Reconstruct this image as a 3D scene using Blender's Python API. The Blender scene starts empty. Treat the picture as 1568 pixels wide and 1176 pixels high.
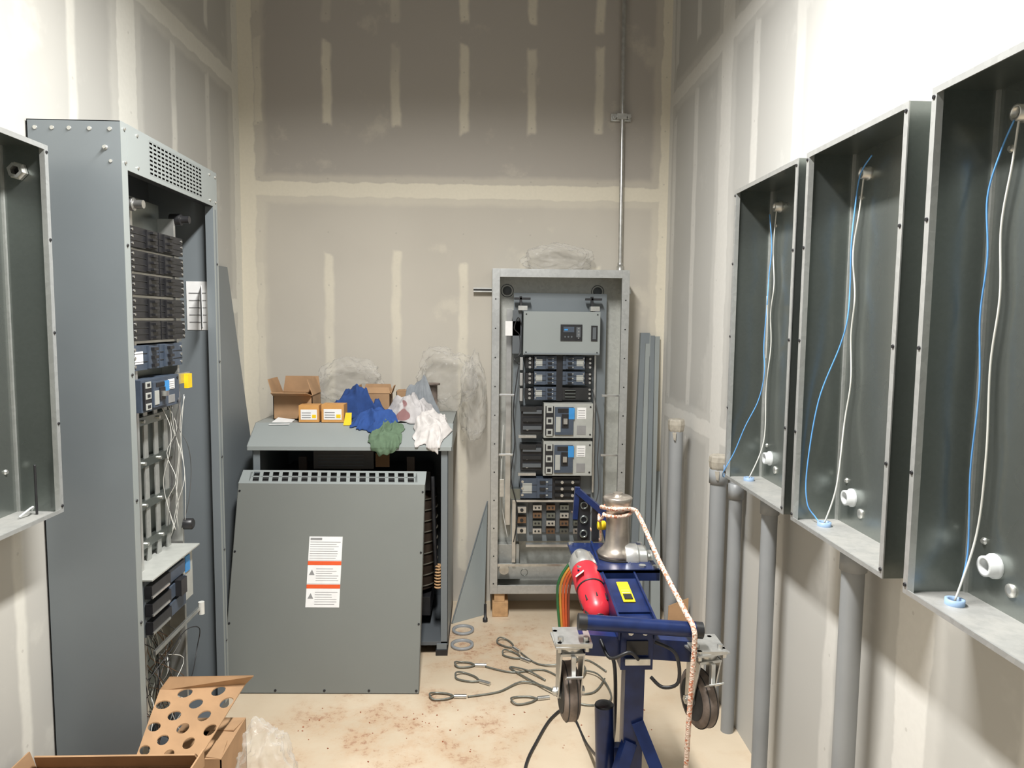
import bpy, bmesh, math, random
from mathutils import Matrix, Vector, noise
random.seed(7)
SC=bpy.context.scene
COL=bpy.context.collection

# ------------------------------------------------------------------ node helpers
class E:
    def __init__(s,nt,sock): s.nt=nt; s.s=sock
    def _m(s,op,*a,clamp=False):
        n=s.nt.nodes.new('ShaderNodeMath'); n.operation=op; n.use_clamp=clamp
        for i,x in enumerate((s,)+a):
            if isinstance(x,E): s.nt.links.new(x.s,n.inputs[i])
            else: n.inputs[i].default_value=x
        return E(s.nt,n.outputs[0])
    def __add__(s,o): return s._m('ADD',o)
    def __sub__(s,o): return s._m('SUBTRACT',o)
    def __mul__(s,o): return s._m('MULTIPLY',o)
    def __truediv__(s,o): return s._m('DIVIDE',o)
    def abs(s): return s._m('ABSOLUTE')
    def fract(s): return s._m('FRACT')
    def max(s,o): return s._m('MAXIMUM',o)
    def step(s,a,b):
        n=s.nt.nodes.new('ShaderNodeMapRange'); n.interpolation_type='SMOOTHSTEP'
        s.nt.links.new(s.s,n.inputs[0]); n.inputs[1].default_value=a; n.inputs[2].default_value=b
        return E(s.nt,n.outputs[0])

def newmat(name):
    m=bpy.data.materials.new(name); m.use_nodes=True
    nt=m.node_tree; b=nt.nodes['Principled BSDF']
    return m,nt,b
def coords(nt,kind='Object'):
    t=nt.nodes.new('ShaderNodeTexCoord'); return t.outputs[kind]
def noise_e(nt,vec,scale,detail=3,rough=.5):
    n=nt.nodes.new('ShaderNodeTexNoise'); n.inputs['Scale'].default_value=scale
    n.inputs['Detail'].default_value=detail; n.inputs['Roughness'].default_value=rough
    nt.links.new(vec,n.inputs['Vector']); return E(nt,n.outputs[0])
def mixc(nt,fac,a,b):
    n=nt.nodes.new('ShaderNodeMix'); n.data_type='RGBA'
    if isinstance(fac,E): nt.links.new(fac.s,n.inputs[0])
    else: n.inputs[0].default_value=fac
    for i,x in ((6,a),(7,b)):
        if hasattr(x,'links'): nt.links.new(x,n.inputs[i])
        else: n.inputs[i].default_value=(*x,1)
    return n.outputs[2]
def bump(nt,b,h,strength=.3,dist=.002):
    n=nt.nodes.new('ShaderNodeBump'); n.inputs['Strength'].default_value=strength; n.inputs['Distance'].default_value=dist
    nt.links.new(h.s,n.inputs['Height']); nt.links.new(n.outputs[0],b.inputs['Normal'])
def srgb(r,g,b):
    f=lambda c:(c/255/12.92 if c/255<=.04045 else ((c/255+.055)/1.055)**2.4)
    return (f(r),f(g),f(b))
_cache={}
def mat(name,col,rough=.5,metal=0,var=.08,scale=20):
    if name in _cache: return _cache[name]
    m,nt,b=newmat(name)
    v=coords(nt); n=noise_e(nt,v,scale,4)
    c=mixc(nt,n.step(.3,.7),tuple(x*(1-var) for x in col),tuple(min(1,x*(1+var)) for x in col))
    nt.links.new(c,b.inputs['Base Color'])
    b.inputs['Roughness'].default_value=rough; b.inputs['Metallic'].default_value=metal
    _cache[name]=m; return m

def drywall(name,ax,u0,sp,paper,mud,studs,hband,vbands,half=.026,studmask=1.0,upper=None):
    m,nt,b=newmat(name)
    v=coords(nt)
    sp_=nt.nodes.new('ShaderNodeSeparateXYZ'); nt.links.new(v,sp_.inputs[0])
    u=E(nt,sp_.outputs[ax]); z=E(nt,sp_.outputs[2])
    n1=noise_e(nt,v,5,3)-.5; n2=noise_e(nt,v,11,4)-.5; n3=noise_e(nt,v,2.0,2); n4=noise_e(nt,v,1.1,3)-.5
    uw=u+n1*.035+n2*.016; zw=z+n2*.12+n1*.16+n4*.18
    f=(((uw-u0)/sp+.5).fract()-.5).abs()*sp
    stud=f.step(half+.010,half-.012)
    rng=None
    for (a,c) in studs:
        r=zw.step(a-.015,a+.015)*zw.step(c+.015,c-.015)
        rng=r if rng is None else rng.max(r)
    out=stud*rng*(n3.step(.2,.6)*.6+.25)*studmask
    for (c,h) in hband:
        zz=(z+n2*.035-c).abs(); out=out.max(zz.step(h+.008,h-.008))
        out=out.max(zz.step(h*2.0+.015,h*1.5)*.4)
    for (c,h) in vbands:
        uu=(u+n2*.04+n1*.03-c).abs(); out=out.max(uu.step(h+.008,h-.01))
        out=out.max(uu.step(h*1.8+.012,h*1.4)*.4)
    smear=noise_e(nt,v,3.2,5,.6)
    out=out.max(smear.step(.58,.70)*.35)
    big=noise_e(nt,v,1.3,3)
    c1=mixc(nt,big.step(.3,.7),tuple(x*.95 for x in paper),tuple(x*1.04 for x in paper))
    fine=noise_e(nt,v,60,2)
    c2=mixc(nt,fine.step(.3,.7),tuple(x*.97 for x in mud),mud)
    if upper:   # second paper colour, taking over above the given height
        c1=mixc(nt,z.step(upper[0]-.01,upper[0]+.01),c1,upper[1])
    fz=((z/.30+.25).fract()-.5).abs()*.30
    fu=(((u-u0)/sp+.5).fract()-.5).abs()*sp
    dot=((fz*fz+fu*fu)._m('SQRT')).step(.006,.004)
    c3=mixc(nt,out,c1,c2); c4=mixc(nt,dot*.3,c3,(.30,.28,.25))
    nt.links.new(c4,b.inputs['Base Color'])
    b.inputs['Roughness'].default_value=.85
    bump(nt,b,out+fine*.15,.25,.002)
    return m

def galv(name,base=(.42,.44,.43),rough=.38,metal=.75,dust=0.0,vs=70,contrast=.35):
    if name in _cache: return _cache[name]
    m,nt,b=newmat(name)
    v=coords(nt)
    vo=nt.nodes.new('ShaderNodeTexVoronoi'); vo.inputs['Scale'].default_value=vs; nt.links.new(v,vo.inputs['Vector'])
    sp_=nt.nodes.new('ShaderNodeSeparateXYZ'); nt.links.new(vo.outputs['Color'],sp_.inputs[0])
    sp=E(nt,sp_.outputs[0]); n=noise_e(nt,v,3,3)
    c=mixc(nt,sp*contrast+n*.5,tuple(x*.82 for x in base),tuple(min(1,x*1.18) for x in base))
    if dust:
        d=noise_e(nt,v,14,6,.7)
        c=mixc(nt,d.step(.35,.65)*dust,c,(.50,.49,.46))
    nt.links.new(c,b.inputs['Base Color'])
    r=n*.14+(rough-.07); nt.links.new(r.s,b.inputs['Roughness'])
    b.inputs['Metallic'].default_value=metal
    bump(nt,b,noise_e(nt,v,2.5,2),.25,.01)
    _cache[name]=m; return m

def plastic_film(name):
    m=bpy.data.materials.new(name); m.use_nodes=True; nt=m.node_tree; nt.nodes.clear()
    o=nt.nodes.new('ShaderNodeOutputMaterial'); mx=nt.nodes.new('ShaderNodeMixShader')
    t=nt.nodes.new('ShaderNodeBsdfTransparent'); t.inputs[0].default_value=(.97,.97,.97,1)
    p=nt.nodes.new('ShaderNodeBsdfPrincipled'); p.inputs['Base Color'].default_value=(.86,.84,.79,1); p.inputs['Roughness'].default_value=.22
    lw=nt.nodes.new('ShaderNodeLayerWeight'); lw.inputs[0].default_value=.28
    v=coords(nt); n=noise_e(nt,v,10,3)
    f=(E(nt,lw.outputs['Facing'])*.40+n*.18)._m('ADD',.0,clamp=True)
    nt.links.new(f.s,mx.inputs[0]); nt.links.new(t.outputs[0],mx.inputs[1]); nt.links.new(p.outputs[0],mx.inputs[2]); nt.links.new(mx.outputs[0],o.inputs[0])
    return m

# ------------------------------------------------------------------ mesh builder
I4=Matrix.Identity(4)
class MB:
    def __init__(s,name,M=None): s.name=name; s.v=[]; s.f=[]; s.m=[]; s.sm=[]; s.mats=[]; s.M=M or I4
    def add(s,verts,faces,mt,smooth=False,M=None):
        M=M or s.M; o=len(s.v)
        s.v+= [tuple(M@Vector(p)) for p in verts]
        if mt not in s.mats: s.mats.append(mt)
        k=s.mats.index(mt)
        for f in faces: s.f.append([i+o for i in f]); s.m.append(k); s.sm.append(smooth)
    def box(s,x0,x1,y0,y1,z0,z1,mt,M=None):
        x0,x1=sorted((x0,x1)); y0,y1=sorted((y0,y1)); z0,z1=sorted((z0,z1))
        s.add([(x0,y0,z0),(x1,y0,z0),(x1,y1,z0),(x0,y1,z0),(x0,y0,z1),(x1,y0,z1),(x1,y1,z1),(x0,y1,z1)],
              [(0,3,2,1),(4,5,6,7),(0,1,5,4),(1,2,6,5),(2,3,7,6),(3,0,4,7)],mt,False,M)
    def obox(s,c,size,rot,mt):
        M=s.M@Matrix.Translation(c)@(Matrix.Rotation(math.radians(rot[2]),4,'Z')@Matrix.Rotation(math.radians(rot[1]),4,'Y')@Matrix.Rotation(math.radians(rot[0]),4,'X'))
        a,b,c2=[x/2 for x in size]; s.box(-a,a,-b,b,-c2,c2,mt,M)
    def lathe(s,o,d,prof,mt,n=24,M=None,smooth=True,cap=True):
        d=Vector(d).normalized(); a=d.orthogonal().normalized(); b=d.cross(a); o=Vector(o)
        vs=[];fs=[]
        for r,h in prof:
            for i in range(n):
                t=2*math.pi*i/n; vs.append(o+d*h+a*(r*math.cos(t))+b*(r*math.sin(t)))
        for j in range(len(prof)-1):
            for i in range(n):
                k=(i+1)%n; fs.append((j*n+i,j*n+k,(j+1)*n+k,(j+1)*n+i))
        s.add(vs,fs,mt,smooth,M)
        if cap:
            s.add(vs[:n],[tuple(range(n))[::-1]],mt,False,M); s.add(vs[-n:],[tuple(range(n))],mt,False,M)
    def cyl(s,p0,p1,r,mt,n=20,r2=None,M=None):
        p0=Vector(p0);p1=Vector(p1); L=(p1-p0).length
        s.lathe(p0,p1-p0,[(r,0),(r if r2 is None else r2,L)],mt,n,M)
    def tube(s,pts,r,mt,n=8,sub=6,closed=False,M=None,flat=None):
        P=[Vector(p) for p in pts]
        if sub>1 and len(P)>2:
            Q=[];N=len(P)
            rngN=N if closed else N-1
            for i in range(rngN):
                if closed: p=[P[(i+k-1)%N] for k in range(4)]
                else: p=[P[max(i-1,0)],P[i],P[i+1],P[min(i+2,N-1)]]
                for j in range(sub):
                    t=j/sub
                    Q.append(.5*((2*p[1])+(-p[0]+p[2])*t+(2*p[0]-5*p[1]+4*p[2]-p[3])*t*t+(-p[0]+3*p[1]-3*p[2]+p[3])*t**3))
            if not closed: Q.append(P[-1])
            P=Q
        N=len(P); vs=[];fs=[]
        a=None
        for i,p in enumerate(P):
            if closed: d=P[(i+1)%N]-P[i-1]
            else: d=P[min(i+1,N-1)]-P[max(i-1,0)]
            if d.length<1e-9: d=Vector((0,0,1))
            d.normalize()
            a=(d.orthogonal() if a is None else a-d*a.dot(d))
            if a.length<1e-6: a=d.orthogonal()
            a.normalize(); b=d.cross(a)
            for k in range(n):
                t=2*math.pi*k/n; vs.append(p+a*r*math.cos(t)+b*r*math.sin(t)*(flat or 1))
        R=N if closed else N-1
        for i in range(R):
            j=(i+1)%N
            for k in range(n):
                l=(k+1)%n; fs.append((i*n+k,i*n+l,j*n+l,j*n+k))
        if not closed: fs.append(tuple(range(n))[::-1]); fs.append(tuple((N-1)*n+k for k in range(n)))
        s.add(vs,fs,mt,True,M)
    def ring(s,c,d,R,r,mt,n=24,M=None):
        d=Vector(d).normalized(); a=d.orthogonal().normalized(); b=d.cross(a); c=Vector(c)
        s.tube([c+a*R*math.cos(2*math.pi*i/n)+b*R*math.sin(2*math.pi*i/n) for i in range(n)],r,mt,8,1,True,M)
    def prism(s,poly,ext,mt,M=None):
        e=Vector(ext); n=len(poly); P=[Vector(p) for p in poly]
        s.add(P+[p+e for p in P],[tuple(range(n))[::-1],tuple(range(n,2*n))]+[(i,(i+1)%n,n+(i+1)%n,n+i) for i in range(n)],mt,False,M)
    def hplate(s,x0,x1,z0,z1,nx,nz,hw,hh,mt,y=0,M=None):
        xs=[x0];zs=[z0]
        px=(x1-x0)/nx; pz=(z1-z0)/nz
        for i in range(nx): c=x0+px*(i+.5); xs+=[c-hw/2,c+hw/2]
        for i in range(nz): c=z0+pz*(i+.5); zs+=[c-hh/2,c+hh/2]
        xs.append(x1);zs.append(z1)
        W=len(xs); vs=[(x,y,z) for z in zs for x in xs]; fs=[]
        for j in range(len(zs)-1):
            for i in range(W-1):
                if i%2==1 and j%2==1: continue
                fs.append((j*W+i,j*W+i+1,(j+1)*W+i+1,(j+1)*W+i))
        s.add(vs,fs,mt,False,M)
    def obj(s,bevel=0,origin=None):
        me=bpy.data.meshes.new(s.name)
        me.from_pydata(s.v,[],s.f)
        for m in s.mats: me.materials.append(m)
        me.polygons.foreach_set('material_index',s.m); me.polygons.foreach_set('use_smooth',s.sm)
        me.update()
        ob=bpy.data.objects.new(s.name,me); COL.objects.link(ob)
        if bevel:
            b=ob.modifiers.new('bevel','BEVEL'); b.width=bevel; b.segments=2; b.limit_method='ANGLE'; b.angle_limit=math.radians(50)
        return ob
def group(name,parts):
    e=bpy.data.objects.new(name,None); COL.objects.link(e); e.empty_display_size=.1
    for p in parts: p.parent=e
    return e
RZ=lambda d:Matrix.Rotation(math.radians(d),4,'Z')
RX=lambda d:Matrix.Rotation(math.radians(d),4,'X')
T=Matrix.Translation

# ------------------------------------------------------------------ materials
PAPER=(.54,.505,.44); MUD=(.74,.69,.57)
gray=mat('ansi_grey_paint',srgb(120,127,131),.36,.1,.03,3)
grayd=mat('grey_paint_dark',srgb(94,99,103),.42,.1,.04,3)
lidgray=mat('grey_paint_light',srgb(148,154,153),.36,.1,.03,3)
panelgray=mat('cover_grey_paint',srgb(124,127,123),.36,.15,.03,2)
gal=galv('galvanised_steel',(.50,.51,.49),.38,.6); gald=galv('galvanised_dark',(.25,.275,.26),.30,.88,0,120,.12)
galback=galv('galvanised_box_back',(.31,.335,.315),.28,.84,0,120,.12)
galdust=galv('galvanised_dusty',(.40,.40,.385),.5,.4,.65)
rim=galv('galvanised_edge',(.50,.51,.50),.35,.55)
steel=mat('bright_steel',(.62,.62,.60),.28,.9,.1,40)
zinc=mat('zinc_bolts',(.60,.60,.57),.35,.8,.1,40)
black=mat('black_plastic',(.018,.018,.02),.4,0,.2,30)
dark=mat('dark_interior',(.02,.02,.02),.8,0,.2,10)
brkblue=mat('breaker_bluegrey',srgb(68,78,92),.45,0,.1,30)
brkgray=mat('breaker_grey',srgb(168,170,165),.45,0,.05,30)
bluelab=mat('blue_label',srgb(60,140,205),.4,0,.05,30)
white=mat('white_paper',(.80,.80,.79),.7,0,.03,30)
ink=mat('printed_ink',(.25,.25,.25),.7,0,.05,30)
orange=mat('orange_label',srgb(225,90,40),.5,0,.05,30)
yellow=mat('yellow_tape',srgb(235,200,30),.45,0,.05,30)
copper=mat('copper_bus',srgb(136,112,92),.38,.8,.1,20)
alum=mat('aluminium_bus',(.62,.62,.60),.3,.8,.08,20)
pvc=mat('grey_pvc',srgb(142,145,147),.42,0,.05,6)
nylon=mat('white_nylon',(.60,.62,.62),.4,0,.04,20)
cablew=mat('white_cable',(.62,.62,.58),.5,0,.05,30)
cableb=mat('blue_cable',srgb(95,155,215),.45,0,.08,30)
cardb=mat('cardboard',srgb(170,136,102),.85,0,.08,12)
cardd=mat('cardboard_inside',srgb(124,94,64),.9,0,.08,12)
wood=mat('pine_wood',srgb(190,152,110),.75,0,.15,25)
tblue=mat('blue_enamel',srgb(24,40,84),.30,.2,.2,25)
red=mat('red_tool_plastic',srgb(180,38,50),.38,0,.08,20)
rubber=mat('black_rubber',(.03,.03,.03),.7,0,.3,30)
treads=mat('grey_dusty_rubber',srgb(120,108,100),.75,0,.3,30)
film=plastic_film('clear_plastic_film')

# ------------------------------------------------------------------ room shell
XL,XR,YB,YF,ZC=-1.38,1.06,4.20,-1.6,4.4
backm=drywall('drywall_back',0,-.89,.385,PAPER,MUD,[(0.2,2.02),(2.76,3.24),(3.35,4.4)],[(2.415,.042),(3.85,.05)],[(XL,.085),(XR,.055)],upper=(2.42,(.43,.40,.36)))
leftm=drywall('drywall_left',1,2.54,.40,(.48,.47,.435),(.73,.715,.65),[(0,1.9),(2.0,2.88),(3.1,4.4)],[(2.97,.045),(1.75,.04)],[(YB,.10),(2.92,.075)])
rightm=drywall('drywall_right',1,2.47,.40,(.49,.485,.46),(.70,.69,.655),[(0,1.12),(1.25,2.85),(3.1,4.4)],[(2.93,.04),(1.18,.04)],[(YB,.07),(3.22,.075),(1.66,.07)],.035)
def slab(name,x0,x1,y0,y1,z0,z1,mt):
    b=MB(name); b.box(x0,x1,y0,y1,z0,z1,mt); return b.obj()
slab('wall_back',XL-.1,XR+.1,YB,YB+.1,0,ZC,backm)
slab('wall_left',XL-.1,XL,YF,YB,0,ZC,leftm)
slab('wall_right',XR,XR+.1,YF,YB,0,ZC,rightm)
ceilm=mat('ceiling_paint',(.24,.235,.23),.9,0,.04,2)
slab('ceiling',XL-.1,XR+.1,YF,YB+.1,ZC,ZC+.1,ceilm)
fm,nt,b=newmat('dusty_concrete')
v=coords(nt); big=noise_e(nt,v,1.6,4); fine=noise_e(nt,v,90,3); mid=noise_e(nt,v,6,6,.7); grit=noise_e(nt,v,34,7,.8)
sp_=nt.nodes.new('ShaderNodeSeparateXYZ'); nt.links.new(v,sp_.inputs[0])
X=E(nt,sp_.outputs[0]);Y=E(nt,sp_.outputs[1])
dx=(X-(-.30))/.75; dy=(Y-2.85)/.42; d=(dx*dx+dy*dy)._m('SQRT')
dx2=(X-.10)/.55; dy2=(Y-3.6)/.40; d2=(dx2*dx2+dy2*dy2)._m('SQRT')
msk=(d.step(1.15,.2)).max(d2.step(1.2,.2)*.9)
st=(grit*.60+mid*.52).step(.585,.68)*msk
c=mixc(nt,big.step(.3,.7),srgb(192,176,152),srgb(210,195,172))
c=mixc(nt,mid.step(.45,.75)*.35,c,srgb(186,158,126))
c=mixc(nt,(msk*mid.step(.35,.6))*.38,c,srgb(188,148,112))
c=mixc(nt,st*.68,c,srgb(140,86,60))
nt.links.new(c,b.inputs['Base Color']); b.inputs['Roughness'].default_value=.6
bump(nt,b,fine*.4+mid,.2,.003)
slab('floor',XL-.1,XR+.1,YF,YB+.1,-.1,0,fm)

# ------------------------------------------------------------------ generic parts
def open_box(mb,w,h,d,mt,bot,side,th=.003,M=None):
    mb.box(0,w,d-th,d,0,h,mt,M)
    mb.box(0,th,0,d-th,0,h,side,M); mb.box(w-th,w,0,d-th,0,h,side,M)
    mb.box(th,w-th,0,d-th,h-th,h,side,M)
    mb.box(th,w-th,0,d-th,0,th,bot,M)
def bushing(mb,c,d,R,mt,M=None):
    c=Vector(c);d=Vector(d).normalized()
    mb.lathe(c,d,[(R*1.3,0),(R*1.3,.006),(R*1.08,.008),(R*1.08,.024),(R*.70,.024),(R*.70,0.002)],mt,20,M,True,False)
    mb.lathe(c,d,[(R*.69,.004),(R*.69,.005)],dark,20,M)
blueb=mat('blue_bushing',srgb(140,165,195),.5)
def wall_enclosure(name,M,w,h,d,wires,fit=True):
    mb=MB(name,M)
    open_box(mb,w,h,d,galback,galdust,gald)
    fl=.014
    mb.box(-.002,fl,-.003,0,0,h,rim); mb.box(w-fl,w+.002,-.003,0,0,h,rim)
    mb.box(fl,w-fl,-.003,0,h-fl,h,rim); mb.box(fl,w-fl,-.003,0,0,fl*.8,rim)
    mb.box(fl-.0015,fl,0,.012,.003,h-.003,gal); mb.box(w-fl,w-fl+.0015,0,.012,.003,h-.003,gal)
    mb.box(.003,.010,d-.010,d-.003,0,h,gal); mb.box(w-.010,w-.003,d-.010,d-.003,0,h,gal)
    for z in [.02,h*.25,h*.5,h*.75,h-.02]:
        for x in (.006,w-.006):
            mb.lathe((x,-.003,z),(0,-1,0),[(.005,0),(.004,.003)],black,8)
    for x in (.05,w-.05):
        for z in (.13,h-.13):
            mb.lathe((x,d-.003,z),(0,-1,0),[(.008,0),(.008,.002),(.005,.003),(.005,.006)],zinc,10)
    if fit:
        bushing(mb,(.085,d-.003,.088),(0,-1,0),.020,nylon)
        bushing(mb,(.085,d-.003,h-.07),(0,-1,0),.015,zinc)
        mb.lathe((.075,d*.45,.003),(0,0,1),[(.019,0),(.019,.012),(.013,.012),(.013,.002)],blueb,20,None,True,False)
        mb.lathe((.135,d-.003,.055),(0,-1,0),[(.014,0),(.014,.004),(.006,.006)],zinc,16)
    for pts,r,mt in wires: mb.tube(pts,r,mt,6,8)
    return mb.obj()
H=1.065; D=.138
def MR(ymax): return T((.92,ymax,1.10))@RZ(-90)
def wires_mid(w):
    return [([(.075,D*.45,.01),(.08,.09,.12),(.058,.115,.30),(.072,.12,.42),(.06,.12,.55),(.07,.12,.66),(.058,.115,.78),(.072,.12,.9),(.085,.12,.985)],.0024,cablew),
            ([(.06,D*.4,.01),(.045,.05,.02),(.03,.03,.06),(.02,.03,.16),(.03,.05,.36),(.06,.09,.52),(.075,.10,.60),(.06,.11,.70),(.075,.10,.80),(.065,.11,.90),(.085,.11,.99),(.14,.11,1.03)],.0020,cableb)]
def wires_far(w):
    return [([(.075,D*.45,.01),(.08,.11,.15),(.07,.115,.35),(.085,.12,.50),(.07,.12,.62),(.09,.12,.72),(.07,.12,.85),(.085,.12,.985)],.0023,cablew),
            ([(.075,.10,.97),(.08,.11,.85),(.065,.11,.75),(.085,.10,.66),(.07,.10,.5),(.085,.10,.40),(.065,.09,.30),(.05,.05,.20),(.03,.02,.10),(.012,-.008,.03),(-.03,-.0,.0),(-.10,.03,-.02),(-.14,.05,.01)],.0021,cableb),
            ([(.07,.11,.45),(.095,.10,.55),(.08,.10,.68)],.0018,cablew)]
def wires_near(w):
    return [([(.075,D*.45,.01),(.06,.11,.15),(.065,.115,.32),(.055,.118,.5),(.066,.12,.64),(.056,.12,.78),(.075,.12,.9),(.085,.12,.985)],.0023,cablew),
            ([(.075,D*.45,.01),(.05,.10,.10),(.042,.10,.28),(.052,.10,.45),(.040,.10,.6),(.05,.10,.72),(.038,.10,.84),(.055,.11,.93),(.085,.11,.98)],.0018,cableb)]
wall_enclosure('electrical_enclosure_box',MR(2.65),.53,H,D,wires_far(.53))
wall_enclosure('electrical_enclosure_box',MR(2.06),.49,H,D,wires_mid(.49))
wall_enclosure('electrical_enclosure_box',MR(1.485),.49,H,D,wires_near(.49))
lb=wall_enclosure('lighting_panel_tub',T((-1.25,1.62,1.10))@RZ(90),.53,H,.1295,
   [([(.49,.05,.003),(.49,.05,.10),(.49,.05,.15)],.0035,black),([(.44,.07,.008),(.47,.05,.03),(.50,.07,.012)],.003,nylon)],False)
b=MB('chase_nipple'); b.lathe((-1.325,2.145,2.09),(0,-1,0),[(.026,0),(.026,.010),(.022,.012),(.022,.022),(.013,.022),(.013,.002)],zinc,6,None,False,False)
b.lathe((-1.325,2.143,2.09),(0,-1,0),[(.013,0),(.013,.001)],dark,12); o=b.obj(); o.parent=lb

# conduits
tapem=mat('dusty_tape',srgb(162,156,144),.7,0,.15,40)
def pvc_conduit(x,y,z1,r=.031,couple=None,top=None):
    mb=MB('pvc_conduit')
    mb.lathe((x,y,0),(0,0,1),[(r,0),(r,z1)],pvc,24)
    for z in (couple or []):
        mb.lathe((x,y,z),(0,0,1),[(r,0),(r+.005,.001),(r+.005,.06),(r,.061)],pvc,24)
    if top=='tape':
        mb.lathe((x,y,z1-.06),(0,0,1),[(r+.001,0),(r+.005,.01),(r+.009,.035),(r+.007,.055),(r+.003,.062),(.01,.064)],tapem,9,None,False)
        mb.prism([(x-.03,y-r-.006,z1-.06),(x-.01,y-r-.006,z1-.06),(x-.014,y-r-.01,z1-.10),(x-.024,y-r-.01,z1-.095)],(0,.002,0),tapem)
    return mb.obj()
pvc_conduit(.985,2.38,1.098,.027,[1.03])
pvc_conduit(.985,1.82,1.098,.029,[1.03])
pvc_conduit(1.005,2.98,1.12,.034,[1.0],'tape')
pvc_conduit(1.018,2.80,1.08,.026,[.98])
pvc_conduit(.965,3.52,1.20,.034,[],'tape')
pvc_conduit(-1.31,1.66,1.098,.028,[1.03])
b=MB('blue_wire_connector'); b.lathe((.99,2.80,1.085),(0,0,1),[(.024,0),(.026,.004),(.026,.028),(.018,.03),(.018,.05)],blueb,18); b.obj()
mb=MB('emt_conduit')
mb.cyl((.785,4.165,1.972),(.765,4.165,4.39),.0125,steel,16)
mb.lathe((.785,4.165,1.972),(0,0,1),[(.02,0),(.02,.03),(.016,.032),(.016,.05)],zinc,12)
mb.box(.715,.83,4.178,4.198,2.82,2.86,zinc)
mb.box(.745,.80,4.145,4.18,2.825,2.855,zinc); mb.lathe((.735,4.17,2.84),(0,-1,0),[(.012,0),(.012,.02)],steel,6); mb.lathe((.815,4.17,2.84),(0,-1,0),[(.012,0),(.012,.02)],steel,6)
mb.obj()

# ------------------------------------------------------------------ left switchboard cabinet
CX,CY0,CY1,CZ=-1.10,2.27,3.05,2.27
W=CY1-CY0; DEP=.275
ML=T((CX,CY0,0))@RZ(90)
def small_brk(mb,x0,x1,z0,z1,y0,y1,body,poles=3,hs=1,lab=None):
    mb.box(x0,x1,y0+.012,y1,z0,z1,body)
    w=x1-x0; h=(z1-z0)/poles
    a,c=(x0+w*.52,x0+w*.86) if hs>0 else (x0+w*.14,x0+w*.48)
    mb.box(min(a,c),max(a,c),y0+.004,y0+.012,z0+.003,z1-.003,body)
    for i in range(poles):
        zc=z0+h*(i+.5); m=(a+c)/2
        mb.box(m-w*.09,m+w*.09,y0-.008,y0+.005,zc-h*.18,zc+h*.18,black)
        e=x1-w*.06 if hs<0 else x0+w*.06
        mb.lathe((e,y0+.012,zc),(0,-1,0),[(h*.2,0),(h*.2,.003)],steel,8)
        mb.box(m+w*.11,m+w*.17,y0+.002,y0+.005,zc-h*.1,zc+h*.1,brkgray)
        if i: mb.box(x0,x1,y0+.010,y0+.0125,z0+h*i-.001,z0+h*i+.001,dark)
    if lab:
        l0=(x0+w*.06,x0+w*.36) if hs>0 else (x0+w*.62,x0+w*.94)
        mb.box(l0[0],l0[1],y0+.0105,y0+.0125,z0+(z1-z0)*.25,z1-(z1-z0)*.25,lab)
def big_brk(mb,x0,x1,z0,z1,y0,y1,body=brkgray):
    w=x1-x0;h=z1-z0
    mb.box(x0,x1,y0+.02,y1,z0,z1,body)
    mb.box(x0+w*.22,x0+w*.60,y0+.008,y0+.02,z0+h*.1,z1-h*.1,brkblue)
    mb.box(x0+w*.03,x0+w*.2,y0+.012,y0+.02,z0+h*.08,z1-h*.08,black)
    for i in range(3):
        zc=z0+h*(i+.5)/3
        mb.box(x0+w*.05,x0+w*.18,y0+.010,y0+.0125,zc-h*.10,zc+h*.10,brkgray)
        mb.box(x0+w*.08,x0+w*.15,y0+.009,y0+.0105,zc-h*.05,zc+h*.05,black)
    mb.box(x0+w*.24,x0+w*.34,y0+.005,y0+.0085,z0+h*.18,z0+h*.62,brkgray)
    mb.box(x0+w*.36,x0+w*.5,y0+.004,y0+.010,z0+h*.3,z0+h*.7,black)
    mb.box(x0+w*.39,x0+w*.47,y0-.012,y0+.006,z0+h*.42,z0+h*.58,steel)
    mb.box(x0+w*.50,x0+w*.62,y0+.006,y0+.0085,z0+h*.55,z1-h*.12,bluelab)
    mb.box(x0+w*.28,x0+w*.5,y0+.006,y0+.0085,z1-h*.26,z1-h*.14,black)
    mb.box(x0+w*.68,x0+w*.86,y0+.018,y0+.0205,z0+h*.55,z1-h*.12,white)
    mb.box(x0+w*.68,x0+w*.86,y0+.018,y0+.0205,z0+h*.1,z0+h*.36,ink)
    for k in range(4): mb.box(x0+w*.70,x0+w*.84,y0+.0172,y0+.0185,z0+h*(.58+k*.07),z0+h*(.595+k*.07),ink)
    for xx,zz in ((.95,.9),(.95,.1)):
        mb.lathe((x0+w*xx,y0+.02,z0+h*zz),(0,-1,0),[(.005,0),(.005,.003)],black,8)

shell=MB('cabinet_shell',ML)
shell.box(0,W,DEP-.003,DEP,0,CZ,grayd)
shell.box(0,.003,0,DEP,0,CZ,gray); shell.box(W-.003,W,0,DEP,0,CZ,gray)
shell.box(0,W,0,DEP,CZ-.003,CZ,gray); shell.box(0,W,0,DEP,0,.04,grayd)
shell.box(0,.035,-.002,.0,.03,CZ,lidgray); shell.box(.033,.035,0,.025,.03,2.13,gray)
shell.box(W-.045,W,-.002,0,.03,CZ,lidgray); shell.box(W-.047,W-.045,-.002,.03,.03,2.13,gray)
shell.box(W-.030,W-.016,-.0028,-.002,.05,2.12,gray)
shell.box(.035,.18,-.003,0,2.13,CZ,lidgray); shell.box(W-.16,W-.045,-.003,0,2.13,CZ,lidgray)
shell.hplate(.18,W-.16,2.145,2.255,15,8,.020,.0065,lidgray,-.003)
shell.box(.18,W-.16,-.003,0,2.13,2.146,lidgray); shell.box(.18,W-.16,-.003,0,2.254,CZ,lidgray)
shell.box(.17,W-.15,.01,.012,2.14,2.26,dark)
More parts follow.
